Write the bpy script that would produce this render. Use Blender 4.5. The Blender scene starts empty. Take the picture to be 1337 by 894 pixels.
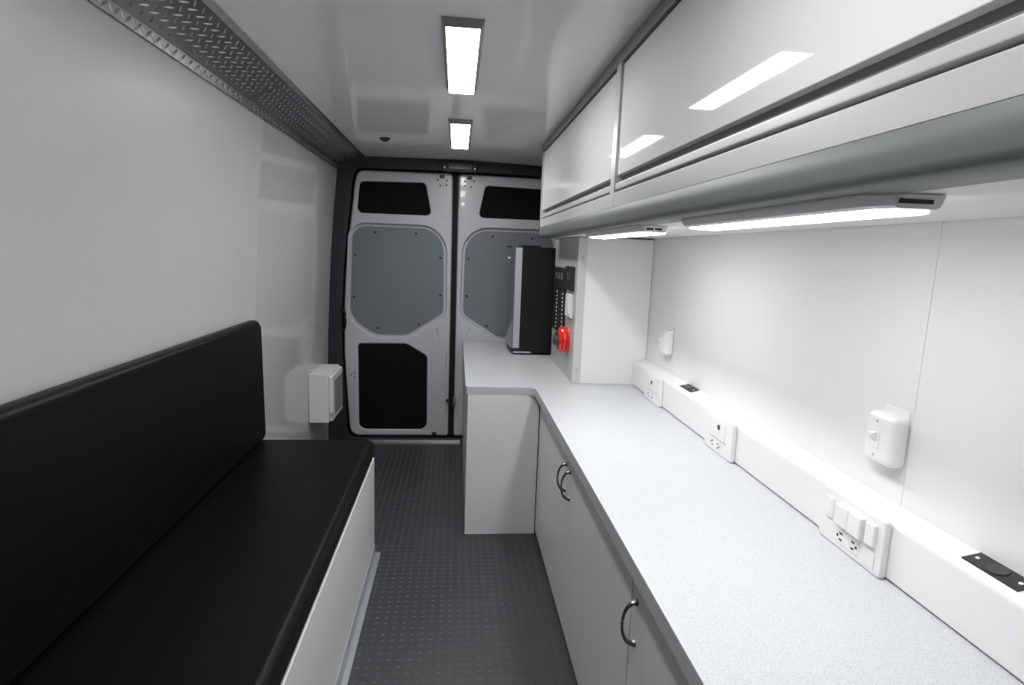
import bpy, bmesh, math
from mathutils import Vector, Matrix
from mathutils.geometry import tessellate_polygon

C = bpy.context.scene.collection
PI = math.pi
CAM_H = 1.35

# ------------------------------------------------------------------ materials
def mat(name, col, rough=0.5, metal=0.0, spec=0.5, coat=0.0, bump=None, emit=None, mottle=None):
    m = bpy.data.materials.new(name)
    m.use_nodes = True
    nt = m.node_tree
    b = nt.nodes['Principled BSDF']
    b.inputs['Base Color'].default_value = (*col, 1)
    b.inputs['Roughness'].default_value = rough
    b.inputs['Metallic'].default_value = metal
    b.inputs['Specular IOR Level'].default_value = spec
    b.inputs['Coat Weight'].default_value = coat
    b.inputs['Coat Roughness'].default_value = 0.05
    tc = nt.nodes.new('ShaderNodeTexCoord')
    if mottle:                                   # (scale, second colour, low, high)
        sc, c2, lo, hi = mottle
        n = nt.nodes.new('ShaderNodeTexNoise')
        n.inputs['Scale'].default_value = sc
        n.inputs['Detail'].default_value = 3
        r = nt.nodes.new('ShaderNodeValToRGB')
        r.color_ramp.elements[0].position = lo
        r.color_ramp.elements[1].position = hi
        r.color_ramp.elements[0].color = (*col, 1)
        r.color_ramp.elements[1].color = (*c2, 1)
        nt.links.new(tc.outputs['Object'], n.inputs['Vector'])
        nt.links.new(n.outputs['Fac'], r.inputs['Fac'])
        nt.links.new(r.outputs['Color'], b.inputs['Base Color'])
    if bump:                                     # (scale, strength, distance)
        sc, st, di = bump
        n = nt.nodes.new('ShaderNodeTexNoise')
        n.inputs['Scale'].default_value = sc
        n.inputs['Detail'].default_value = 4
        bp = nt.nodes.new('ShaderNodeBump')
        bp.inputs['Strength'].default_value = st
        bp.inputs['Distance'].default_value = di
        nt.links.new(tc.outputs['Object'], n.inputs['Vector'])
        nt.links.new(n.outputs['Fac'], bp.inputs['Height'])
        nt.links.new(bp.outputs['Normal'], b.inputs['Normal'])
    if emit:
        b.inputs['Emission Color'].default_value = (*emit[0], 1)
        b.inputs['Emission Strength'].default_value = emit[1]
    return m

M = {}
M['wall_gloss'] = mat('glossy off-white wall liner', (.54, .545, .53), .34, spec=.5, bump=(3.0, .05, .01))
M['wall_far'] = mat('polished off-white wall liner', (.53, .535, .52), .07, spec=.6, bump=(2.0, .02, .01))
M['ceil_gloss'] = mat('glossy white ceiling liner', (.90, .90, .895), .08, spec=.5, bump=(2.5, .03, .01))
M['wall_white'] = mat('white work wall', (.78, .785, .775), .42, spec=.3)
M['white'] = mat('white laminate', (.82, .82, .82), .35, spec=.35)
M['cab_white'] = mat('white cabinet laminate', (.72, .72, .735), .38, spec=.35)
M['gloss_white'] = mat('high gloss white door', (.80, .80, .79), .03, spec=.6)
M['plastic'] = mat('white plastic', (.82, .82, .82), .3, spec=.45)
M['plastic_grey'] = mat('pale grey plastic', (.45, .45, .46), .35)
M['alu'] = mat('white satin aluminium profile', (.60, .59, .585), .33, metal=.25, spec=.5)
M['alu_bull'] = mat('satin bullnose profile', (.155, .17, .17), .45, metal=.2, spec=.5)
M['alu_rail'] = mat('grey aluminium rail', (.31, .31, .31), .45, metal=.5)
M['groove'] = mat('dark groove', (.19, .19, .19), .6)
M['angle'] = mat('aluminium angle', (.50, .53, .55), .3, metal=.6)
M['door_paint'] = mat('light grey door paint', (.56, .575, .595), .30, spec=.5, coat=.3)
M['door_panel'] = mat('grey door board', (.175, .20, .222), .5, bump=(300, .1, .001))
M['carpet'] = mat('black carpet panel', (.010, .010, .011), .95, spec=.1, bump=(500, .5, .002))
M['frame_dark'] = mat('charcoal door frame', (.026, .028, .033), .45)
M['black'] = mat('black plastic', (.012, .012, .013), .4)
M['black_matt'] = mat('black matt', (.008, .008, .009), .7, spec=.2)
M['vinyl'] = mat('black upholstery vinyl', (.0035, .0035, .0035), .40, spec=.16, bump=(420, .22, .0015))
M['nickel'] = mat('dark brushed nickel', (.22, .20, .18), .3, metal=1.0)
M['steel'] = mat('steel', (.55, .55, .56), .3, metal=1.0)
M['silver'] = mat('silver door edge', (.50, .51, .53), .38, metal=.3)
M['stainless'] = mat('stainless door front', (.33, .34, .36), .22, metal=.9)
M['red'] = mat('glossy red plastic', (.70, .012, .008), .18, spec=.6, coat=.5)
M['grey_frame'] = mat('grey light frame', (.30, .30, .31), .4, metal=.3)
M['lamp_body'] = mat('grey lamp housing', (.80, .80, .82), .4)
M['slot'] = mat('outlet slot', (.02, .02, .02), .6)
M['rubber_edge'] = mat('black rubber seal', (.004, .004, .005), .8)
M['worktop'] = mat('speckled pale grey worktop', (.60, .61, .62), .33, spec=.4, mottle=(400, (.45, .465, .49), .49, .66))
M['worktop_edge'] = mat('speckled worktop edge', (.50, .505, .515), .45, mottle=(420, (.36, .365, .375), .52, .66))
M['floor'] = mat('charcoal studded rubber floor', (.043, .047, .051), .40, spec=.5, bump=(160, .15, .001))
M['tread'] = mat('aluminium tread plate', (.40, .40, .41), .27, metal=.92, bump=(25, .2, .003))
M['led'] = mat('lit ceiling diffuser', (.9, .9, .9), .4, emit=((.99, 1.0, 1.0), 30.0))
M['led_under'] = mat('lit under cabinet diffuser', (.9, .9, .9), .4, emit=((.985, .995, 1.0), 20.0))

# ------------------------------------------------------------------ mesh helpers
def newbm(): return bmesh.new()

def box(bm, x0, x1, y0, y1, z0, z1, bev=0.0, seg=2):
    tmp = bmesh.new()
    bmesh.ops.create_cube(tmp, size=1)
    for v in tmp.verts:
        v.co = Vector(((x0+x1)/2 + v.co.x*(x1-x0), (y0+y1)/2 + v.co.y*(y1-y0), (z0+z1)/2 + v.co.z*(z1-z0)))
    if bev > 0:
        bmesh.ops.bevel(tmp, geom=list(tmp.edges), offset=bev, segments=seg, profile=.5, affect='EDGES')
    merge(bm, tmp)

def merge(bm, tmp):
    me = bpy.data.meshes.new('t'); tmp.to_mesh(me); tmp.free()
    bm.from_mesh(me); bpy.data.meshes.remove(me)

def prism(bm, pts, axis, a, b, bev=0.0, seg=2):
    """closed polygon (2-D) swept along an axis. axis 'Y': pts=(x,z); 'X': (y,z); 'Z': (x,y)"""
    tmp = bmesh.new()
    def P(p, t):
        return {'Y': (p[0], t, p[1]), 'X': (t, p[0], p[1]), 'Z': (p[0], p[1], t)}[axis]
    v0 = [tmp.verts.new(P(p, a)) for p in pts]
    v1 = [tmp.verts.new(P(p, b)) for p in pts]
    n = len(pts)
    tmp.faces.new(v0); tmp.faces.new(list(reversed(v1)))
    for i in range(n):
        tmp.faces.new((v0[i], v0[(i+1) % n], v1[(i+1) % n], v1[i]))
    bmesh.ops.recalc_face_normals(tmp, faces=tmp.faces)
    if bev > 0:
        bmesh.ops.bevel(tmp, geom=list(tmp.edges), offset=bev, segments=seg, profile=.5, affect='EDGES')
    merge(bm, tmp)

def cyl(bm, p0, p1, r0, r1=None, seg=24, caps=True):
    r1 = r0 if r1 is None else r1
    p0, p1 = Vector(p0), Vector(p1); d = (p1-p0); L = d.length
    tmp = bmesh.new()
    bmesh.ops.create_cone(tmp, cap_ends=caps, segments=seg, radius1=r0, radius2=r1, depth=L)
    q = d.to_track_quat('Z', 'Y').to_matrix().to_4x4()
    bmesh.ops.transform(tmp, matrix=Matrix.Translation((p0+p1)/2) @ q, verts=tmp.verts)
    merge(bm, tmp)

def tube(bm, pts, r, seg=10):
    pts = [Vector(p) for p in pts]
    tmp = bmesh.new(); rings = []
    up = Vector((0, 0, 1))
    for i, p in enumerate(pts):
        t = (pts[min(i+1, len(pts)-1)] - pts[max(i-1, 0)]).normalized()
        s = t.cross(up)
        if s.length < 1e-3: s = t.cross(Vector((0, 1, 0)))
        s.normalize(); u = s.cross(t).normalized()
        rr = r[i] if isinstance(r, (list, tuple)) else r
        rings.append([tmp.verts.new(p + s*math.cos(a)*rr + u*math.sin(a)*rr) for a in [2*PI*k/seg for k in range(seg)]])
    for a, b in zip(rings[:-1], rings[1:]):
        for k in range(seg):
            tmp.faces.new((a[k], a[(k+1) % seg], b[(k+1) % seg], b[k]))
    tmp.faces.new(rings[0]); tmp.faces.new(list(reversed(rings[-1])))
    bmesh.ops.recalc_face_normals(tmp, faces=tmp.faces)
    merge(bm, tmp)

def rounded(pts, rad, n=6):
    """round polygon corners; rad is number or list"""
    out = []; N = len(pts)
    for i, p in enumerate(pts):
        r = rad[i] if isinstance(rad, (list, tuple)) else rad
        p = Vector(p); a = Vector(pts[i-1]) - p; b = Vector(pts[(i+1) % N]) - p
        if r <= 0: out.append((p.x, p.y)); continue
        la, lb = a.length, b.length
        a.normalize(); b.normalize()
        ang = a.angle(b)
        t = min(r/math.tan(ang/2), la*.49, lb*.49)
        p0, p1 = p + a*t, p + b*t
        rr = t*math.tan(ang/2)
        c = p + (a+b).normalized()*(rr/math.sin(ang/2))
        a0 = math.atan2((p0-c).y, (p0-c).x); a1 = math.atan2((p1-c).y, (p1-c).x)
        d = (a1-a0+PI) % (2*PI) - PI
        for k in range(n+1):
            th = a0 + d*k/n
            out.append((c.x+rr*math.cos(th), c.y+rr*math.sin(th)))
    return out

def area(p): return sum(p[i-1][0]*p[i][1]-p[i][0]*p[i-1][1] for i in range(len(p)))/2

def offset(pts, d):
    """grow (d>0) a closed outline"""
    s = 1 if area(pts) > 0 else -1
    out = []; N = len(pts)
    for i in range(N):
        p = Vector(pts[i]); e0 = (p-Vector(pts[i-1])); e1 = (Vector(pts[(i+1) % N])-p)
        if e0.length < 1e-7 or e1.length < 1e-7: out.append((p.x, p.y)); continue
        e0.normalize(); e1.normalize()
        n0 = Vector((e0.y, -e0.x))*s; n1 = Vector((e1.y, -e1.x))*s
        n = (n0+n1).normalized(); k = max(.5, n.dot(n0))
        q = p + n*(d/k); out.append((q.x, q.y))
    return out

def holed(bm, outer, holes, yf, yb, edge=0.0, edged=0.0, ch=None):
    """upright plate in the XZ plane facing -Y (front at yf, back at yb) with recessed holes.
    edge/edged: rounding of the outer rim; ch: per-hole (grow at the front, depth of the recess wall)"""
    tmp = bmesh.new()
    ch = ch or [(0, yb-yf)]*len(holes)
    def loop(pts, y): return [tmp.verts.new((p[0], y, p[1])) for p in pts]
    def strip(a, b):
        n = len(a)
        for i in range(n):
            tmp.faces.new((a[i], a[(i+1) % n], b[(i+1) % n], b[i]))
    fr = offset(outer, -edge) if edge else outer
    lf = loop(fr, yf)
    cur = lf
    if edge:
        for k in (1, 2, 3):
            a = k/3*PI/2
            l = loop(offset(outer, -edge*(1-math.sin(a))), yf+edged*(1-math.cos(a)))
            strip(cur, l); cur = l
    lb = loop(outer, yb); strip(cur, lb)
    hl = []; polys = [[Vector((p[0], p[1], 0)) for p in fr]]
    verts = list(lf)
    for h, (g, dep) in zip(holes, ch):
        hf = offset(h, g) if g else h
        l0 = loop(hf, yf); verts += l0; polys.append([Vector((p[0], p[1], 0)) for p in hf])
        cur = l0
        if g:
            for k in range(1, 5):                # rolled lip
                a = k/4*PI/2
                l = loop(offset(h, g*(1-math.sin(a))), yf+dep*(1-math.cos(a)))
                strip(cur, l); cur = l
        l1 = loop(h, yb); strip(cur, l1)
        hl.append(l1)
    for t in tessellate_polygon(polys):
        try: tmp.faces.new([verts[i] for i in t])
        except ValueError: pass
    bmesh.ops.recalc_face_normals(tmp, faces=tmp.faces)
    # make the front face -Y
    f = [f for f in tmp.faces if abs(f.normal.y) > .99 and abs(f.calc_center_median().y-yf) < 1e-5]
    if f and f[0].normal.y > 0: bmesh.ops.reverse_faces(tmp, faces=tmp.faces)
    merge(bm, tmp)

def xz(pts, bm, y0, y1, bev=0.0): prism(bm, pts, 'Y', y0, y1, bev)

# ------------------------------------------------------------------ object helpers
def worldloc(o):
    v = Vector((0, 0, 0))
    while o: v += o.location; o = o.parent
    return v

def obj(name, bm, m, parent=None, loc=None, smooth=35):
    """bm holds world coordinates; the object gets its own origin"""
    base = worldloc(parent) if parent else Vector((0, 0, 0))
    org = Vector(loc) if loc else base
    bmesh.ops.translate(bm, verts=bm.verts, vec=-org)
    me = bpy.data.meshes.new(name); bm.to_mesh(me); bm.free()
    ms = m if isinstance(m, (list, tuple)) else [m]
    for q in ms: me.materials.append(q)
    if smooth:
        me.shade_smooth(); me.set_sharp_from_angle(angle=math.radians(smooth))
    o = bpy.data.objects.new(name, me); C.objects.link(o)
    o.parent = parent; o.location = org - base
    if smooth and smooth > 20:
        wn = o.modifiers.new('weighted normals', 'WEIGHTED_NORMAL'); wn.keep_sharp = True; wn.weight = 80
    return o

def thing(name, label, cat, loc, group=None):
    o = bpy.data.objects.new(name, None); C.objects.link(o)
    o.location = loc; o['label'] = label; o['category'] = cat
    o.empty_display_size = .05
    if group: o['group'] = group
    return o

def tag(o, label, cat, group=None):
    o['label'] = label; o['category'] = cat
    if group: o['group'] = group
    return o

def struct(name, bm, m, parent=None, loc=None, smooth=35):
    o = obj(name, bm, m, parent, loc, smooth)
    if parent is None: o['kind'] = 'structure'
    return o

def dup(root, delta, label=None, group=None):
    r = root.copy(); C.objects.link(r)
    r.location = root.location + Vector(delta)
    if label: r['label'] = label
    if group: r['group'] = group
    for ch in list(root.children):
        c = ch.copy(); C.objects.link(c); c.parent = r
        for g in ch.children:
            d = g.copy(); C.objects.link(d); d.parent = c
    return r

def one(fn, *a, **k):
    bm = newbm(); fn(bm, *a, **k); return bm

# ================================================================== SETTING
YB, YF = -1.0, 4.06          # bulkhead behind the camera, outer skin behind the rear doors
# ---- floor: slab with raised oval studs
bm = newbm()
box(bm, -.93, .97, YB, 4.1, -.04, 0)
studs = []
x = -.31
def stud(bm, cx, cy):
    n = 8; h = .0016; a, b = .0085, .0042; c, s = math.cos(.30), math.sin(.30)
    lo, hi = [], []
    for k in range(n):
        t = 2*PI*k/n
        u, w = math.cos(t), math.sin(t)
        X, Y = a*u, b*w
        lo.append(bm.verts.new((cx+X*c-Y*s, cy+X*s+Y*c, 0)))
        hi.append(bm.verts.new((cx+(X*c-Y*s)*.55, cy+(X*s+Y*c)*.55, h)))
    for k in range(n):
        bm.faces.new((lo[k], lo[(k+1) % n], hi[(k+1) % n], hi[k]))
    bm.faces.new(hi)
ny = int((3.95-(-.3))/.0325)
for j in range(ny):
    for i in range(32):
        cx = -.60+.0335*i
        cy = -.3+.0325*j
        if cx > .40: continue
        if cx < -.335 and cy < 2.44: continue
        if cx > .04 and cy > 2.59: continue
        stud(bm, cx, cy)
struct('floor', bm, M['floor'])

# ---- side walls (the liner leans in towards the roof)
LP = [(-.862, 0), (-.860, .35), (-.856, .7), (-.842, 1.05), (-.829, 1.30), (-.812, 1.54), (-.800, 1.67), (-.787, 1.80), (-.783, 1.86)]
def wall_strip(bm, prof, y0, y1, t):
    pts = list(prof) + [(prof[-1][0]+t, prof[-1][1]), (prof[0][0]+t, prof[0][1])]
    prism(bm, pts, 'Y', y0, y1)
bm = newbm(); wall_strip(bm, LP, YB, 2.497, -.06)
struct('wall_left', bm, M['wall_gloss'], smooth=60)
bm = newbm(); wall_strip(bm, [(a-.0012, b) for a, b in LP], 2.497, 3.95, -.06)
struct('trim_7', bm, M['wall_far'], smooth=60)
# joint strip between the two sheets of the liner
bm = newbm(); prism(bm, [(a+.0015, b) for a, b in LP] + [(a-.001, b) for a, b in reversed(LP)], 'Y', 2.491, 2.499)
struct('trim_5', bm, mat('liner joint', (.60, .61, .59), .3), smooth=60)

bm = newbm(); box(bm, .93, .99, YB, 4.0, 0, 1.97)
struct('wall_right', bm, M['wall_white'])
bm = newbm(); box(bm, .9285, .931, 1.047, 1.070, .80, 1.45, .001)
struct('trim_6', bm, M['wall_white'])
bm = newbm(); box(bm, -.95, 1.0, YB-.05, YB, -.04, 2.0)
struct('wall_front', bm, mat('grey bulkhead', (.30, .31, .31), .5))
bm = newbm(); box(bm, -.95, 1.0, 4.055, 4.10, -.04, 2.0)
struct('wall_rear', bm, M['frame_dark'])
# ---- ceiling
bm = newbm()
prism(bm, [(-.80, 1.99), (-.80, 1.931), (-.61, 1.931), (-.2, 1.936), (.2, 1.936), (.5, 1.927), (.97, 1.90), (.97, 1.99)], 'Y', YB, 3.96)
struct('ceiling', bm, M['ceil_gloss'], smooth=40)

# ---- tread plate cove along the left roof edge (two sheets butted at Y 2.27)
A0, A1 = Vector((-.7705, 1.866)), Vector((-.630, 1.9265))
U = (A1-A0).normalized(); Nn = Vector((U.y, -U.x))       # normal towards the room (down, +x)
def cove(name, y0, y1):
    bm = newbm()
    outer = [(-.7755, 1.838), (-.7700, 1.866), (-.630, 1.9262), (-.607, 1.9285)]
    back = [(-.608, 1.9305), (-.631, 1.9285), (-.7725, 1.868), (-.779, 1.838)]
    prism(bm, outer+back, 'Y', y0, y1)
    def bar(c3, u3, v3, n3):                             # raised lens-shaped bar
        n = 7; lo, mid = [], []
        L, W, Hh = .0155, .0038, .0026
        top = []
        a = []; b = []
        for k in range(n):
            s = -1+2*k/(n-1); w = W*(1-s*s)**.6
            a.append(bm.verts.new(c3+u3*(L*s)+v3*w)); b.append(bm.verts.new(c3+u3*(L*s)-v3*w))
            top.append(bm.verts.new(c3+u3*(L*s)+n3*(Hh*(1-s*s)**.5)))
        for k in range(n-1):
            bm.faces.new((a[k], a[k+1], top[k+1], top[k])); bm.faces.new((top[k], top[k+1], b[k+1], b[k]))
    n3 = Vector((Nn.x, 0, Nn.y))
    px, py = .0372, .0455
    i0 = int(math.floor((y0-1.5)/py))-4; i1 = int((y1-1.5)/py)+4
    for i in range(i0, i1):
        for k in range(4):
            for odd in (0, 1):
                s = .006+k*px+(px/2 if odd else 0)
                y = 1.462+i*py+k*.0005+(py/2 if odd else 0)
                if s > .143 or s < .010 or y < y0+.016 or y > y1-.016: continue
                c = Vector((A0.x+U.x*s, y, A0.y+U.y*s)) + n3*.0003
                d = (.62 if not odd else -.62)
                u3 = (Vector((U.x, 0, U.y))*d+Vector((0, .78, 0))).normalized()
                v3 = n3.cross(u3).normalized()
                if s+.0155*.62 > .151: continue
                bar(c, u3, v3, n3)
    f0, f1 = Vector((-.7755, 0, 1.838)), Vector((-.7700, 0, 1.866))
    fu = (f1-f0).normalized(); fn = Vector((fu.z, 0, -fu.x))
    for i in range(i0, i1):
        y = 1.462+i*py+.01
        if y < y0+.02 or y > y1-.02: continue
        c = Vector((0, y, 0))+f0+fu*.015+fn*.0003
        u3 = (fu*.7+Vector((0, .7, 0))).normalized()
        bar(c, u3, fn.cross(u3).normalized(), fn)
        c = Vector((0, y+py/2, 0))+f0+fu*.012+fn*.0003
        if y+py/2 > y1-.02: continue
        u3 = (fu*.7-Vector((0, .7, 0))).normalized()
        bar(c, u3, fn.cross(u3).normalized(), fn)
    return struct(name, bm, M['tread'], smooth=12)
cove('trim_1', YB, 2.285)
cove('trim_2', 2.288, 3.955)

# ---- dark surround of the rear doors
GX = -.018
EDGE = [(-.757, .62), (-.757, .85), (-.753, 1.00), (-.746, 1.14), (-.736, 1.28), (-.722, 1.42), (-.705, 1.56), (-.692, 1.67), (-.684, 1.755)]
ol = [(-.736, .026), (-.752, .38)] + [(a-.010, b) for a, b in EDGE] + [(-.676, 1.857), (GX, 1.866)]
opening = ol + [(2*GX-p[0], p[1]) for p in reversed(ol[:-1])]
orad = [.05] + [0]*(len(ol)-3) + [.05]
openr = rounded(opening, orad + [0] + orad[::-1], 6)
outer = [(-.95, -.03), (.96, -.03), (.96, 1.97), (-.95, 1.97)]
bm = newbm(); holed(bm, outer, [openr], 3.955, 4.06, ch=[(.004, .006)])
struct('trim_3', bm, M['frame_dark'], smooth=40)
bm = newbm(); box(bm, -.60, .05, 3.90, 3.958, .0, .006, .002)
box(bm, -.60, .05, 3.945, 3.96, .004, .018, .003)
struct('trim_4', bm, M['steel'])

# ---- rear doors
def rear_door(name, sgn):
    def mx(p): return (p[0], p[1]) if sgn < 0 else (2*GX-p[0], p[1])
    def mp(pts): return [mx(p) for p in pts]
    root = None
    o_ = [(-.722, .036), (-.745, .38)] + EDGE + [(-.662, 1.846), (-.035, 1.852), (-.035, .036)]
    o_ = rounded(o_, [.07] + [0]*(len(EDGE)+1) + [.055, .03, .02], 6)
    up = rounded([(-.665, 1.572), (-.645, 1.774), (-.219, 1.783), (-.176, 1.572)], [.035, .03, .03, .03], 6)
    mid = rounded([(-.697, 1.487), (-.092, 1.487), (-.084, .915), (-.335, .757), (-.560, .757), (-.718, .88)],
                  [.09, .16, .07, .12, .20, .15], 12)
    low = rounded([(-.658, .086), (-.662, .692), (-.335, .696), (-.193, .612), (-.190, .086)], [.05, .02, .05, .035, .05], 6)
    bm = newbm()
    holed(bm, mp(o_), [mp(up), offset(mp(mid), .016), mp(low)], 3.975, 4.03, edge=.016, edged=.018, ch=[(.010, .010), (.009, .026), (.012, .012)])
    prism(bm, offset(mp(mid), .0158), 'Y', 4.008, 4.0295)
    body = struct(name, bm, M['door_paint'], smooth=50)
    for nm, pl, d, m in (('window_panel', up, .002, 'carpet'), ('middle_panel', mid, .022, 'door_panel'), ('lower_panel', low, .002, 'carpet')):
        bm = newbm(); prism(bm, offset(mp(pl), -.0008), 'Y', 3.975+.004+d, 4.0075 if nm == 'middle_panel' else 4.028)
        o = obj(nm, bm, M[m], body, smooth=30)
        if nm == 'window_panel': o['label'] = 'black panel over the window opening'
        if nm == 'lower_panel': o['label'] = 'black lower door panel'
        if nm == 'middle_panel':
            o['label'] = 'grey middle door panel held by black screws'
            for sx, sz in [(-.55, 1.448), (-.278, 1.449), (-.682, 1.293), (-.112, 1.294), (-.694, 1.01), (-.108, 1.037), (-.533, .80), (-.253, .832)]:
                q = mx((sx, sz)); bm = newbm()
                cyl(bm, (q[0], 3.9965, q[1]), (q[0], 4.002, q[1]), .0055, .0085, 12)
                obj('screw', bm, M['black'], o)
    # small fixings of the top check, the hinge side and a buffer at the foot
    for sx, sz in [(-.138, 1.807), (-.078, 1.804), (-.12, 1.770), (-.080, 1.775), (-.709, .475), (-.688, .488), (-.686, .458)]:
        q = mx((sx, sz)); bm = newbm()
        cyl(bm, (q[0], 3.973, q[1]), (q[0], 3.978, q[1]), .0062 if sz > 1 else .005, seg=10)
        obj('fixing', bm, M['frame_dark'], body)
    q = mx((-.108, 1.829)); bm = newbm(); box(bm, q[0]-.016, q[0]+.016, 3.958, 3.98, 1.818, 1.838, .003)
    obj('top_buffer', bm, M['black'], body)
    q = mx((-.136, .052)); bm = newbm(); box(bm, q[0]-.017, q[0]+.017, 3.966, 3.985, .043, .066, .003)
    obj('foot_buffer', bm, M['black'], body)
    # pressed reliefs
    bm = newbm()
    def relief(pts, w=.0022):
        P = [mx(p) for p in pts]
        tube(bm, [(p[0], 3.9752, p[1]) for p in P+[P[0]]], w, 6)
    relief([(-.165, .806), (-.130, .812), (-.105, .700), (-.133, .684)])
    relief([(-.160, .64), (-.060, .655), (-.058, .20), (-.160, .20)], .0018)
    relief([(-.165, 1.56), (-.06, 1.565), (-.06, 1.566), (-.165, 1.561)], .0014)
    obj('pressed_relief', bm, M['door_paint'], body)
    return body
dl = rear_door('door_1', -1)
dr = rear_door('door_2', 1)
bm = newbm()
box(bm, -.0325, -.006, 3.971, 4.03, .04, 1.85, .005)
obj('weather_seal', bm, M['rubber_edge'], dl)
bm = newbm()                                             # rotary latch between the leaves
box(bm, -.060, -.036, 3.955, 3.98, .292, .318, .004)
obj('latch', bm, M['steel'], dl)
bm = newbm(); cyl(bm, (-.047, 3.948, .305), (-.047, 3.958, .305), .008, seg=12)
obj('latch_bolt', bm, M['black'], dl)
bm = newbm(); box(bm, -.008, .014, 3.950, 3.98, .270, .325, .004); cyl(bm, (.006, 3.944, .292), (.006, 3.954, .292), .009, seg=12)
obj('latch_catch', bm, M['steel'], dr)

# ---- things fixed to the surround
t = thing('door_check_box', 'charcoal latch box on the header above the gap between the rear doors', 'latch', (0, 3.955, 1.88))
bm = newbm(); box(bm, -.108, .120, 3.915, 3.955, 1.856, 1.925, .006); obj('housing', bm, M['frame_dark'], t)
bm = newbm(); box(bm, -.072, .088, 3.905, 3.918, 1.866, 1.908, .008); obj('cover', bm, mat('dark grey cover', (.11, .11, .115), .3), t)
for sx in (-.092, .106):
    bm = newbm(); cyl(bm, (sx, 3.911, 1.88), (sx, 3.917, 1.88), .006, seg=12); obj('screw', bm, M['steel'], t)
t = thing('grab_handle', 'small black grab handle on the dark pillar beside the rear door', 'handle', (-.745, 3.95, .86))
bm = newbm()
tube(bm, [(-.752, 3.955, .925), (-.742, 3.925, .915), (-.735, 3.915, .90), (-.733, 3.912, .86), (-.735, 3.915, .82), (-.742, 3.925, .805), (-.752, 3.955, .795)], .0075, 10)
obj('grip', bm, M['black'], t)
for z in (.926, .794):
    bm = newbm(); box(bm, -.770, -.742, 3.940, 3.956, z-.012, z+.012, .004); obj('mount', bm, M['black'], t)
bm = newbm(); cyl(bm, (-.402, 3.30, 1.9340), (-.402, 3.30, 1.922), .030, .022, 24); cyl(bm, (-.402, 3.30, 1.922), (-.402, 3.30, 1.915), .014, .010, 16)
tag(obj('ceiling_sensor', bm, mat('dark brown sensor', (.05, .045, .045), .5), loc=(-.402, 3.30, 1.933)), 'small dark round fitting on the white ceiling near the rear doors', 'sensor')

# ================================================================== CEILING LIGHTS
def ceiling_light(y0, y1):
    t = thing('ceiling_light', 'x', 'ceiling light', (.004, (y0+y1)/2, 1.935), 'lit LED panels on the ceiling')
    zc = 1.9355
    def frus(ins, za, zb, e=0):
        lo = []
        for z, i in ((za, 0), (zb, ins)):
            lo.append([bm.verts.new(q) for q in ((-.0525+i, y0+i*.4, z), (.0605-i, y0+i*.4, z), (.0605-i, y1-i, z), (-.0525+i, y1-i, z))])
        a, b = lo
        for k in range(4): bm.faces.new((a[k], a[(k+1) % 4], b[(k+1) % 4], b[k]))
        bm.faces.new(a); bm.faces.new(b); bmesh.ops.recalc_face_normals(bm, faces=bm.faces)
    bm = newbm(); frus(.0105, zc+.001, zc-.022); obj('frame', bm, M['grey_frame'], t)
    bm = newbm(); box(bm, -.0405, .0475, y0+.008, y1-.012, zc-.0223, zc-.0215); obj('diffuser', bm, M['led'], t, smooth=0)
    return t
L1 = ceiling_light(1.585, 2.235)
L1['label'] = 'long lit ceiling panel in a grey frame, the one over the middle of the aisle'
L2 = dup(L1, (0, 1.155, 0), 'lit ceiling panel looking smaller, just in front of the rear doors')
L3_added = dup(L1, (0, -1.35, 0), 'added lit ceiling panel, unseen overhead before the first visible one')  # extra unseen panel, added to brighten the near end of the overhead cabinet

# ================================================================== WORKTOP AND BASE CABINETS
ZT = .73; ZE = .692
XK = .376; XD = .404; XR = .925; Y1 = 2.60; YN = -.55
bm = newbm()
pts = [(XK, YN), (XR, YN), (XR, 3.94), (.052, 3.94), (.052, Y1), (XK, Y1)]
pts = rounded(pts, [0, 0, 0, 0, .014, .045], 8)
prism(bm, pts, 'Z', ZE, ZT)
top_edges = [e for e in bm.edges if all(abs(v.co.z-ZT) < 1e-5 for v in e.verts) and any(abs(f.normal.z) < .1 for f in e.link_faces)]
bmesh.ops.bevel(bm, geom=top_edges, offset=.003, segments=2, profile=.5, affect='EDGES')
bm.faces.ensure_lookup_table(); bm.normal_update()
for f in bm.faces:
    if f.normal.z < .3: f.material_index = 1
wt = obj('worktop', bm, [M['worktop'], M['worktop_edge']], loc=(.6, 1.5, ZE))
tag(wt, 'pale grey speckled L-shaped worktop over the white base cabinets', 'worktop')

def arch_handle(parent, y, z0, z1, x=XD-.001, out=.030):
    bm = newbm(); zc = (z0+z1)/2; hh = (z1-z0)/2
    pts = []; rr = []
    for k in range(15):
        a = PI*k/14
        pts.append((x-out*math.sin(a)**.8, y, zc+hh*math.cos(a))); rr.append(.0036 + .0022*abs(math.cos(a))**4)
    tube(bm, pts, rr, 10)
    for z in (z0, z1): cyl(bm, (x+.001, y, z), (x-.006, y, z), .0085, .006, 14)
    o = obj('handle', bm, M['nickel'], parent); o['label'] = 'arched dark nickel handle'; return o

def cab_door(root, y0, y1, hy):
    bm = newbm(); box(bm, XD, XD+.018, y0, y1, .022, .688, .0012)
    d = obj('door', bm, M['cab_white'], root)
    arch_handle(d, hy, .515, .612)
    return d

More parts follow.
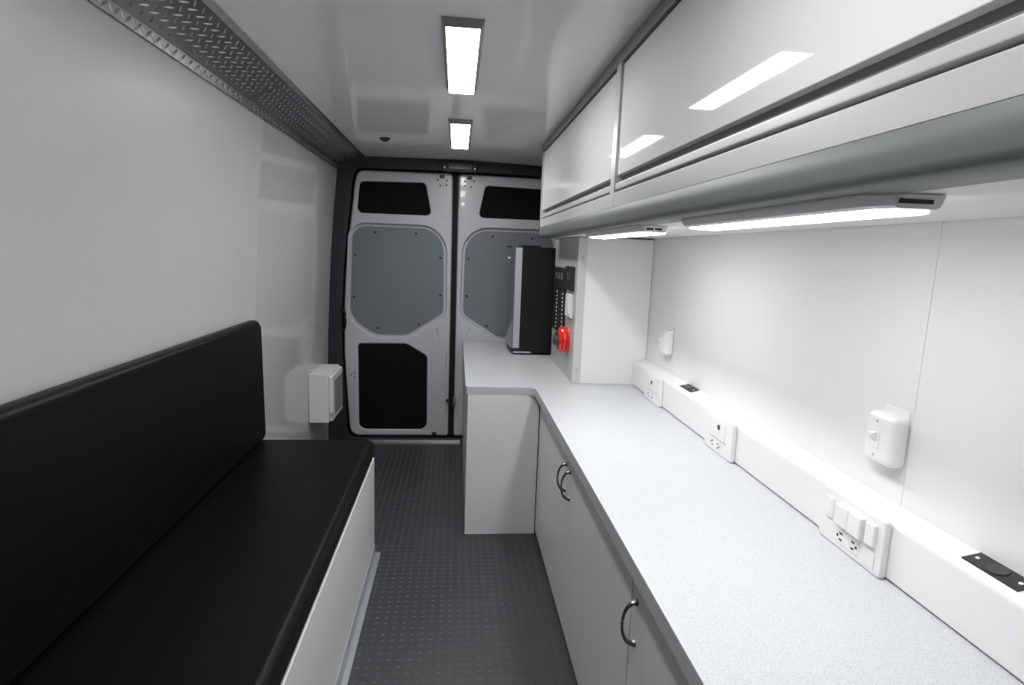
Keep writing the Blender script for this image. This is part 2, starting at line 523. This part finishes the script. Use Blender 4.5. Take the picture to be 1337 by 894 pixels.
t = thing('base_cabinet', 'white base cabinet with two doors whose handles meet, next to the corner unit', 'cabinet', (.66, 1.87, 0))
bm = newbm()
box(bm, XD+.0195, .92, 1.147, 2.598, .02, ZE-.001)
box(bm, XD+.05, .90, 1.147, 2.598, 0, .03)
obj('body', bm, M['groove'], t)
cab_door(t, 1.889, 2.592, 1.925); cab_door(t, 1.150, 1.885, 1.850)
t = thing('base_cabinet', 'white base cabinet in front of the handle pair, one arched handle in view', 'cabinet', (.66, .33, 0))
bm = newbm()
box(bm, XD+.0195, .92, YN+.01, 1.143, .02, ZE-.001)
box(bm, XD+.05, .90, YN+.01, 1.143, 0, .03)
obj('body', bm, M['groove'], t)
cab_door(t, .404, 1.141, 1.108); cab_door(t, YN+.01, .400, -.48)
t = thing('corner_cabinet', 'white corner base cabinet standing out into the aisle below the small fridge', 'cabinet', (.23, 3.26, 0))
bm = newbm(); box(bm, .064, .4015, Y1, Y1+.018, 0, .691, .0012); obj('end_panel', bm, M['cab_white'], t)
bm = newbm(); box(bm, .072, .395, Y1+.018, 3.93, 0, .691); obj('body', bm, mat('grey cabinet side', (.30, .30, .31), .45), t)
bm = newbm(); box(bm, .064, .072, Y1+.020, 3.26, .03, .688); obj('door', bm, M['cab_white'], t)
bm = newbm(); box(bm, .064, .072, 3.265, 3.93, .03, .688); obj('door', bm, M['cab_white'], t)

# ================================================================== OVERHEAD CABINET
YO0, YO1 = -.60, 3.20
t = thing('overhead_cabinet', 'white overhead cabinet with glossy doors running the length of the van', 'cabinet', (.7, 1.3, 1.43))
bm = newbm()
prism(bm, [(.476, 1.432), (.928, 1.438), (.928, 1.90), (.476, 1.915)], 'Y', YO0, YO1-.004); obj('body', bm, M['wall_white'], t)
bm = newbm()
prism(bm, [(.450, 1.8905), (.450, 1.929), (.476, 1.928), (.476, 1.8905)], 'Y', YO0, YO1, .002)
obj('top_rail', bm, M['alu_rail'], t)
bm = newbm(); prism(bm, [(.463, 1.883), (.463, 1.8905), (.476, 1.8905), (.476, 1.883)], 'Y', YO0, YO1-.01); obj('top_groove', bm, M['groove'], t)
for a, b in ((1.735, 3.175), (.30, 1.683), (YO0+.02, .25)):
    bm = newbm(); box(bm, .457, .476, a, b, 1.5795, 1.884, .0015); d = obj('door', bm, M['gloss_white'], t, smooth=0)
    d['label'] = 'high gloss white flap door'
    bm = newbm(); box(bm, .4525, .476, a, b, 1.539, 1.557, .003, 2)
    box(bm, .464, .476, a, b, 1.5565, 1.561)
    obj('pull_rail', bm, M['alu'], t)
for a, b in ((1.687, 1.731), (.254, .296), (3.179, 3.197)):
    bm = newbm(); box(bm, .4495, .476, a, b, 1.490, 1.8905, .0015); obj('stile', bm, M['alu'], t)
bm = newbm(); box(bm, .474, .480, YO0, YO1-.01, 1.485, 1.600); obj('groove', bm, M['groove'], t)
bm = newbm(); prism(bm, [(.4505, 1.490), (.4505, 1.530), (.454, 1.532), (.478, 1.532), (.478, 1.490)], 'Y', YO0, YO1, .001); obj('lower_rail', bm, M['alu'], t)
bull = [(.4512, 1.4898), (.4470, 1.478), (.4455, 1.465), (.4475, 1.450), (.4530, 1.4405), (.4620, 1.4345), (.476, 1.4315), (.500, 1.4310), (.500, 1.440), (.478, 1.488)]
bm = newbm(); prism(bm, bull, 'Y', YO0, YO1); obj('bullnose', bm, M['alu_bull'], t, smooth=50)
endp = [(.4485, 1.93), (.4485, 1.49), (.4440, 1.470), (.4460, 1.448), (.456, 1.4355), (.478, 1.4312), (.9, 1.4312), (.9, 1.93)]
bm = newbm(); prism(bm, endp, 'Y', YO1-.001, YO1+.010); obj('end_panel', bm, M['frame_dark'], t, smooth=50)

# ================================================================== UNDER-CABINET LIGHTS
def under_light(y0, y1, label):
    t = thing('under_cabinet_light', label, 'light', (.52, (y0+y1)/2, 1.434), 'slim lights under the overhead cabinet')
    zt = 1.4318; zb = 1.4155
    bm = newbm()
    def ring(inset, z, dy): 
        x0, x1 = .474+inset, .566-inset*.5
        return [(x0+.016, y0+dy*.4), (x1-.012, y0+dy*.4), (x1, y0+.022+dy), (x1, y1-.012-dy), (x1-.010, y1-dy), (x0+.010, y1-dy), (x0, y1-.012-dy), (x0, y0+.030+dy)], z
    loops = []
    for ins, z, dy in ((0, zt, 0), (0, zt-.003, 0), (.005, zb+.003, .006), (.010, zb, .011)):
        p, zz = ring(ins, z, dy); loops.append([bm.verts.new((a, b, zz)) for a, b in p])
    for a, b in zip(loops[:-1], loops[1:]):
        for k in range(8): bm.faces.new((a[k], a[(k+1) % 8], b[(k+1) % 8], b[k]))
    bm.faces.new(loops[0]); bm.faces.new(loops[-1]); bmesh.ops.recalc_face_normals(bm, faces=bm.faces)
    obj('housing', bm, M['lamp_body'], t, smooth=30)
    bm = newbm(); prism(bm, [(.492, zb+.0008), (.494, zb-.0012), (.502, zb-.0030), (.553, zb-.0040), (.5615, zb-.002), (.5645, zb+.010), (.55, zb+.012)], 'Y', y0+.030, y1-.012)
    obj('diffuser', bm, M['led_under'], t, smooth=30)
    bm = newbm(); box(bm, .498, .540, y0-.0006, y0+.006, zb+.0055, zb+.0105, .0006); obj('switch_slot', bm, M['black'], t)
    if y0 > 1: bm = newbm(); box(bm, .516, .520, y0-.0020, y0+.006, zb+.0050, zb+.011, .0006)
    if y0 > 1: obj('switch', bm, M['plastic'], t)
    return t
under_light(.625, 1.225, 'slim lit lamp under the overhead cabinet, above the twin-gang outlets')
under_light(1.51, 2.17, 'slim lit lamp under the overhead cabinet, beside the control cabinet')

# ================================================================== CONTROL CABINET AND ITS PANEL
t = thing('control_cabinet', 'white upright cabinet between worktop and overhead cabinet carrying the switch panel', 'cabinet', (.75, 3.0, ZT))
bm = newbm(); box(bm, .575, .928, 2.690, 3.34, ZT+.0005, 1.4305, .001); obj('body', bm, M['white'], t)
bm = newbm(); prism(bm, [(.5665, 2.6865), (.607, 2.6865), (.607, 2.691), (.5745, 2.691), (.5745, 2.74), (.5665, 2.74)], 'Z', ZT+.0005, 1.430, .0008); obj('corner_trim', bm, M['alu'], t)
for z in (1.335, .80):
    bm = newbm(); cyl(bm, (.588, 2.6868, z), (.588, 2.684, z), .006, .005, 14); obj('screw', bm, M['plastic_grey'], t)
bm = newbm(); box(bm, .569, .576, 2.7405, 3.338, ZT+.0005, 1.430, .001); obj('side_panel', bm, mat('satin metal side panel', (.56, .56, .56), .35, metal=.35), t)
XP = .569
def on_panel(bm, y0, y1, z0, z1, d, bev=.001): box(bm, XP-d, XP, y0, y1, z0, z1, bev)
t = thing('meter_panel', 'black meter panel with three small displays on the control cabinet side', 'panel', (XP, 3.10, 1.225))
bm = newbm(); on_panel(bm, 2.945, 3.29, 1.165, 1.277, .012, .002); obj('face', bm, M['black'], t)
for y in (3.20, 3.115, 3.03):
    bm = newbm(); on_panel(bm, y-.022, y+.022, 1.215, 1.250, .0135, .0008); obj('display', bm, mat('grey display', (.13, .13, .15), .3), t)
t = thing('remote_panel', 'small black remote panel beside the meter panel with one faint display', 'panel', (XP, 2.83, 1.23))
bm = newbm(); on_panel(bm, 2.752, 2.935, 1.175, 1.290, .014, .002); obj('face', bm, M['black'], t)
bm = newbm(); on_panel(bm, 2.80, 2.89, 1.225, 1.262, .0155, .0008); obj('display', bm, mat('dim display', (.05, .05, .055), .25), t)
t = thing('breaker_panel', 'black breaker panel with two columns of small switches below the meter panel', 'panel', (XP, 3.12, 1.04))
bm = newbm(); on_panel(bm, 2.945, 3.30, .928, 1.162, .008, .002); obj('face', bm, M['black'], t)
for c, (ya, yb) in enumerate(((3.185, 3.255), (3.015, 3.085))):
    for k in range(10):
        z = 1.142-k*.0215
        bm = newbm(); on_panel(bm, ya, yb, z-.006, z+.006, .015, .0015); b_ = obj('breaker_switch', bm, M['black'], t)
        bm = newbm(); on_panel(bm, ya-.020, ya-.004, z-.005, z+.005, .010, .0008); obj('white_label', bm, M['plastic'], t)
t = thing('light_switch', 'white rocker switch plate beside the column of breakers', 'switch', (XP, 2.84, 1.095))
bm = newbm(); on_panel(bm, 2.765, 2.905, 1.040, 1.152, .012, .003); obj('plate', bm, M['plastic'], t)
bm = newbm(); on_panel(bm, 2.80, 2.865, 1.058, 1.134, .018, .003); obj('rocker', bm, M['plastic'], t)
t = thing('battery_switch', 'glossy red round battery switch with black knob on the control cabinet', 'switch', (XP, 2.885, .925))
bm = newbm()
def disc(bm, prof, cy, cz, seg=40):
    rings = []
    for d, r in prof:
        rings.append([bm.verts.new((XP-d, cy+r*math.cos(2*PI*k/seg), cz+r*math.sin(2*PI*k/seg))) for k in range(seg)])
    for a, b in zip(rings[:-1], rings[1:]):
        for k in range(seg): bm.faces.new((a[k], a[(k+1) % seg], b[(k+1) % seg], b[k]))
    bm.faces.new(rings[0]); bm.faces.new(rings[-1]); bmesh.ops.recalc_face_normals(bm, faces=bm.faces)
disc(bm, [(0, .066), (.010, .068), (.014, .064), (.018, .068), (.028, .068), (.032, .064), (.036, .067), (.043, .064), (.047, .055), (.048, .03)], 2.862, .918)
obj('dial', bm, M['red'], t, smooth=50)
bm = newbm(); disc(bm, [(.046, .030), (.062, .029), (.070, .026), (.072, .018)], 2.862, .918, 24); obj('knob', bm, M['frame_dark'], t, smooth=40)
t = thing('black_connector', 'small black round connector just below the breakers, beside the red switch', 'connector', (XP, 3.10, .91))
bm = newbm(); disc(bm, [(0, .022), (.012, .022), (.018, .016)], 3.12, .905, 20); obj('body', bm, M['black'], t)
bm = newbm(); disc(bm, [(.017, .010), (.024, .009)], 3.12, .905, 14); obj('nut', bm, M['frame_dark'], t)

# ================================================================== SMALL FRIDGE
t = thing('mini_fridge', 'small black fridge with a silver door at the far end of the worktop', 'fridge', (.6, 3.66, ZT))
bm = newbm(); box(bm, .392, .85, 3.45, 3.88, ZT+.012, 1.383, .004); obj('body', bm, mat('black fridge steel', (.007, .007, .008), .5, spec=.3), t)
bm = newbm()
dp = [(.389, 3.452), (.350, 3.452), (.344, 3.457)] + [(.344-.018*math.sin(PI*k/10), 3.457+(.40)*k/10) for k in range(1, 10)] + [(.344, 3.857), (.350, 3.862), (.389, 3.862)]
prism(bm, dp, 'Z', .772, 1.378, 0)
bm.normal_update()
for f in bm.faces:
    if f.normal.x < -.5: f.material_index = 1
d = obj('door', bm, [M['silver'], M['stainless']], t, smooth=25)
bm = newbm(); box(bm, .321, .3285, 3.60, 3.68, 1.309, 1.320, .001); obj('badge', bm, M['plastic'], d)
bm = newbm(); box(bm, .325, .350, 3.70, 3.80, 1.378, 1.390, .003); obj('hinge_cap', bm, M['black'], t)
bm = newbm(); box(bm, .38, .50, 3.47, 3.60, 1.3835, 1.394, .004); obj('hinge_cover', bm, M['black'], t)
bm = newbm(); prism(bm, [(.392, ZT+.010), (.392, .772), (.338, .772), (.345, .745), (.365, ZT+.010)], 'Y', 3.455, 3.86); obj('kick_plate', bm, M['black'], t)
bm = newbm(); box(bm, .352, .462, 3.446, 3.452, .742, .751, .001); obj('foot_strip', bm, M['silver'], t)
for px_, py_ in ((.42, 3.48), (.80, 3.48), (.42, 3.84), (.80, 3.84)):
    bm = newbm(); cyl(bm, (px_, py_, ZT+.0003), (px_, py_, ZT+.0125), .016, seg=14); obj('foot', bm, M['black'], t)

# ================================================================== CABLE RACEWAY, OUTLETS, SWITCHES ON THE WORK WALL
XF = .866
bm = newbm()
prism(bm, [(XF+.001, .7350), (XF, .738), (XF, .838), (XF+.004, .845), (.929, .857), (.929, .7302), (XF+.020, .7302), (XF+.020, .7350)], 'Y', YN, 2.683)
tag(obj('cable_raceway', bm, M['plastic'], loc=(.9, 1.0, .7325)), 'long white cable raceway along the wall at the back of the worktop', 'raceway')

def outlet_box(y0, y1, label):
    t = thing('outlet_box', label, 'outlet', (XF, (y0+y1)/2, .7305), 'white outlet boxes set in the cable raceway')
    bm = newbm()
    prism(bm, rounded([(y0, .7308), (y1, .7308), (y1, .851), (y0, .851)], .006, 3), 'X', XF-.016, XF-.0002, .0045)
    obj('cover', bm, M['plastic'], t); return t
def receptacle(t, yc, zc, x, w=.036, two=True):
    bm = newbm(); box(bm, x-.0015, x+.002, yc-w, yc+w, zc-.017, zc+.017, .0012); r = obj('receptacle', bm, M['plastic'], t)
    for s in ((-1, 1) if two else (1,)):
        for dy, dz, a, b in ((0, .007, .0045, .0018), (0, -.007, .0045, .0018), (s*.0105, 0, .0027, .0027)):
            bm = newbm(); box(bm, x-.0021, x-.0012, yc+s*.019+dy-a, yc+s*.019+dy+a, zc+dz-b, zc+dz+b); obj('slot', bm, M['slot'], r)
    return r
XO = XF-.016
t = outlet_box(.985, 1.182, 'large white outlet box with three block adapters above its sockets')
receptacle(t, 1.084, .761, XO)
bm = newbm(); box(bm, XO-.002, XO+.001, 1.002, 1.032, .740, .778, .001); obj('blank_plate', bm, M['plastic'], t)
bm = newbm(); box(bm, XO-.004, XO+.001, 1.136, 1.158, .787, .834, .0015); box(bm, XO-.0055, XO-.003, 1.140, 1.153, .792, .829, .001); obj('rocker', bm, M['plastic'], t)
for y0, y1, d in ((1.076, 1.117, .014), (1.034, 1.072, .016), (1.003, 1.030, .009)):
    bm = newbm(); box(bm, XO-d, XO+.001, y0, y1, .788, .836, .0035, 3); obj('adapter', bm, M['plastic'], t)
def small_outlet(y0, y1, yd, zd, label):
    t = outlet_box(y0, y1, label)
    bm = newbm(); box(bm, XO-.003, XO+.001, y1-.145, y1-.040, .780, .838, .001); obj('upper_insert', bm, M['plastic'], t)
    bm = newbm(); cyl(bm, (XO-.0028, yd, zd), (XO-.0042, yd, zd), .0085, seg=20); o = obj('jack', bm, M['black'], t); o['label'] = 'round black jack'
    receptacle(t, y1-.085, .757, XO)
    bm = newbm(); box(bm, XO-.002, XO+.0005, y0+.035, y1-.045, .7775, .7795); obj('seam', bm, M['plastic_grey'], t)
    return t
small_outlet(1.622, 1.812, 1.708, .819, 'white outlet box with a round black jack, between the two black top sockets')
small_outlet(2.262, 2.452, 2.356, .816, 'white outlet box with a round black jack, close to the control cabinet')

def top_socket(y0, y1, label):
    t = thing('power_socket', label, 'socket', (.917, (y0+y1)/2, .853), 'black sockets in the top of the cable raceway')
    sl = (.857-.845)/(.929-(XF+.004))
    def zz(x): return .845+(x-XF-.004)*sl
    bm = newbm(); x0, x1 = .8905, .9275
    prism(bm, [(x0, zz(x0)+.0001), (x1, zz(x1)+.0001), (x1, zz(x1)+.0026), (x0, zz(x0)+.0026)], 'Y', y0, y1, .0006)
    obj('plate', bm, M['black'], t)
    xc = (x0+x1)/2; yc = (y0+y1)/2
    n = Vector((-sl, 0, 1)).normalized(); c = Vector((xc, yc, zz(xc)+.0026))
    bm = newbm(); cyl(bm, c-n*.0005, c+n*.002, .0165, .0155, 24); obj('lid', bm, mat('charcoal lid', (.03, .03, .03), .3), t)
    for s in (-1, 1):
        q = Vector((xc, yc+s*(y1-y0)*.38, zz(xc)+.0026))
        bm = newbm(); cyl(bm, q-n*.0004, q+n*.0009, .0035, seg=10); obj('screw', bm, M['lamp_body'], t)
    return t
top_socket(2.050, 2.155, 'black socket in the raceway top between the two jack outlet boxes')
top_socket(.755, .858, 'black socket in the raceway top, beyond the outlet box with block adapters')

def wall_switch(yc, label):
    t = thing('wall_switch', label, 'switch', (.93, yc, .99), 'white wall switches above the raceway')
    bm = newbm(); box(bm, .890, .9298, yc-.042, yc+.042, .936, 1.044, .014, 4); obj('box', bm, M['plastic'], t, smooth=60)
    bm = newbm(); box(bm, .8885, .892, yc-.012+.006, yc+.012+.006, .968, 1.012, .001); obj('bezel', bm, M['plastic'], t)
    bm = newbm(); prism(bm, [(.889, .982), (.877, .995), (.876, 1.002), (.889, 1.004)], 'Y', yc, yc+.012, .001); obj('toggle', bm, M['plastic'], t)
    for z in (1.026, .953):
        bm = newbm(); cyl(bm, (.8905, yc+.006, z), (.889, yc+.006, z), .003, seg=10); obj('screw', bm, M['plastic_grey'], t)
    bm = newbm(); box(bm, .926, .9299, yc-.034, yc+.034, 1.030, 1.056, .001); obj('back_plate', bm, M['plastic'], t)
    return t
S1 = wall_switch(1.088, 'white toggle switch box on the wall above the outlet box with adapters')
dup(S1, (0, 1.30, 0), 'white toggle switch box on the wall beside the control cabinet')

# ================================================================== ELECTRICAL BOX ON THE LEFT WALL
t = thing('electrical_box', 'white electrical box on the side wall between the bench and the rear door', 'box', (-.86, 3.58, .30))
bm = newbm(); box(bm, -.8585, -.745, 3.42, 3.75, .298, .592, .003); obj('body', bm, M['white'], t)
bm = newbm(); box(bm, -.7455, -.722, 3.432, 3.738, .302, .584, .010, 3); lid = obj('lid', bm, M['white'], t, smooth=60)
bm = newbm(); box(bm, -.7235, -.716, 3.47, 3.70, .335, .55, .004); obj('window', bm, mat('grey inset', (.35, .36, .37), .25), lid)
bm = newbm(); box(bm, -.740, -.716, 3.426, 3.434, .335, .36, .002); obj('clip', bm, M['plastic_grey'], lid)

# ================================================================== BENCH
XB = -.340; YBE = 2.44; YBN = -.55
t = thing('bench_base', 'white bench base with an aluminium angle at the floor under the black seat', 'bench', (-.6, 1.0, 0))
bm = newbm(); box(bm, -.855, XB-.0015, YBN, YBE-.001, 0, .4445); obj('body', bm, M['white'], t)
for a, b in ((1.893, YBE), (.95, 1.889), (YBN, .946)):
    bm = newbm(); box(bm, XB-.012, XB, a, b, .0, .444, .0012); obj('front_panel', bm, M['white'], t)
bm = newbm(); prism(bm, [(XB+.0002, .042), (XB+.004, .042), (XB+.006, .008), (XB+.010, .004), (XB+.028, .0035), (XB+.029, .0002), (XB+.0002, .0002)], 'Y', YBN, YBE-.002)
o = obj('floor_angle', bm, M['angle'], t); o['label'] = 'aluminium angle along the floor'
# seat cushion: upholstered slab with a full, rounded front edge
def cushion(bm, x0, x1, y0, y1, z0, z1, r, puff, axis, ny=40, nx=14):
    box(bm, x0, x1, y0, y1, z0, z1, r, 5)
bm = newbm(); cushion(bm, -.853, XB-.004+.006, YBN, YBE+.004, .4452, .531, .027, .004, 'z')
s = obj('seat_cushion', bm, M['vinyl'], loc=(-.6, 1.0, .4452), smooth=60)
tag(s, 'long black vinyl seat cushion on the white bench base', 'cushion')
# backrest: rounded far top corner, leaning slightly with the wall
prof = rounded([(YBN, .5325), (YBE+.003, .5325), (YBE+.003, 1.040), (YBN, 1.040)], [.03, .03, .045, .03], 8)
bm = newbm()
tmp = bmesh.new()
ins = [(0.0, 0), (.0, 1)]
def bx(z, k):                                            # k 0 front, 1 back
    f = (z-.53)/.51
    return (-.793+.006*(1-f)) if k == 0 else (-.8560+.0165*f)
loops = []
R_ = .022
for k in range(5):
    a = k/4*PI/2
    p = offset(prof, -R_*(1-math.sin(a)))
    loops.append([tmp.verts.new((bx(q[1], 0)-R_*(1-math.cos(a)), q[0], q[1])) for q in p])
for k in range(5):
    a = k/4*PI/2
    p = offset(prof, -R_*.7*(1-math.cos(a)))
    loops.append([tmp.verts.new((bx(q[1], 1)+R_*.7*(1-math.sin(a)), q[0], q[1])) for q in p])
for a, b in zip(loops[:-1], loops[1:]):
    n = len(a)
    for i in range(n): tmp.faces.new((a[i], a[(i+1) % n], b[(i+1) % n], b[i]))
tmp.faces.new(loops[0]); tmp.faces.new(list(reversed(loops[-1])))
bmesh.ops.recalc_face_normals(tmp, faces=tmp.faces)
merge(bm, tmp)
s = obj('backrest_cushion', bm, M['vinyl'], loc=(-.82, 1.0, .533), smooth=60)
tag(s, 'long black vinyl backrest cushion against the side wall above the bench seat', 'cushion')

# ================================================================== CAMERA
def axes(p, r, y):
    cp, sp, cy, sy = math.cos(p), math.sin(p), math.cos(y), math.sin(y)
    f = Vector((-sy*cp, cy*cp, sp)); rt = Vector((cy, sy, 0)); up = rt.cross(f)
    c, s_ = math.cos(r), math.sin(r)
    return rt*c+up*s_, up*c-rt*s_, f
rt, up, fw = axes(-.1558, .0365, -.0997)
cam = bpy.data.cameras.new('camera'); co = bpy.data.objects.new('camera', cam); C.objects.link(co)
Mx = Matrix.Identity(4)
for i in range(3):
    Mx[i][0], Mx[i][1], Mx[i][2] = rt[i], up[i], -fw[i]
Mx[2][3] = CAM_H
co.matrix_world = Mx
cam.sensor_fit = 'HORIZONTAL'; cam.sensor_width = 36; cam.lens = 751.0/1337*36; cam.clip_start = .02
bpy.context.scene.camera = co

# ================================================================== WORLD AND VIEW
w = bpy.data.worlds.new('world'); bpy.context.scene.world = w; w.use_nodes = True
w.node_tree.nodes['Background'].inputs[0].default_value = (.0, .0, .0, 1)
w.node_tree.nodes['Background'].inputs[1].default_value = 0
sc = bpy.context.scene
sc.view_settings.view_transform = 'Standard'; sc.view_settings.look = 'None'
sc.view_settings.exposure = 0.45; sc.view_settings.gamma = 1; sc.view_settings.use_curve_mapping = False
sc.cycles.diffuse_bounces = 8; sc.cycles.max_bounces = 12; sc.cycles.glossy_bounces = 5
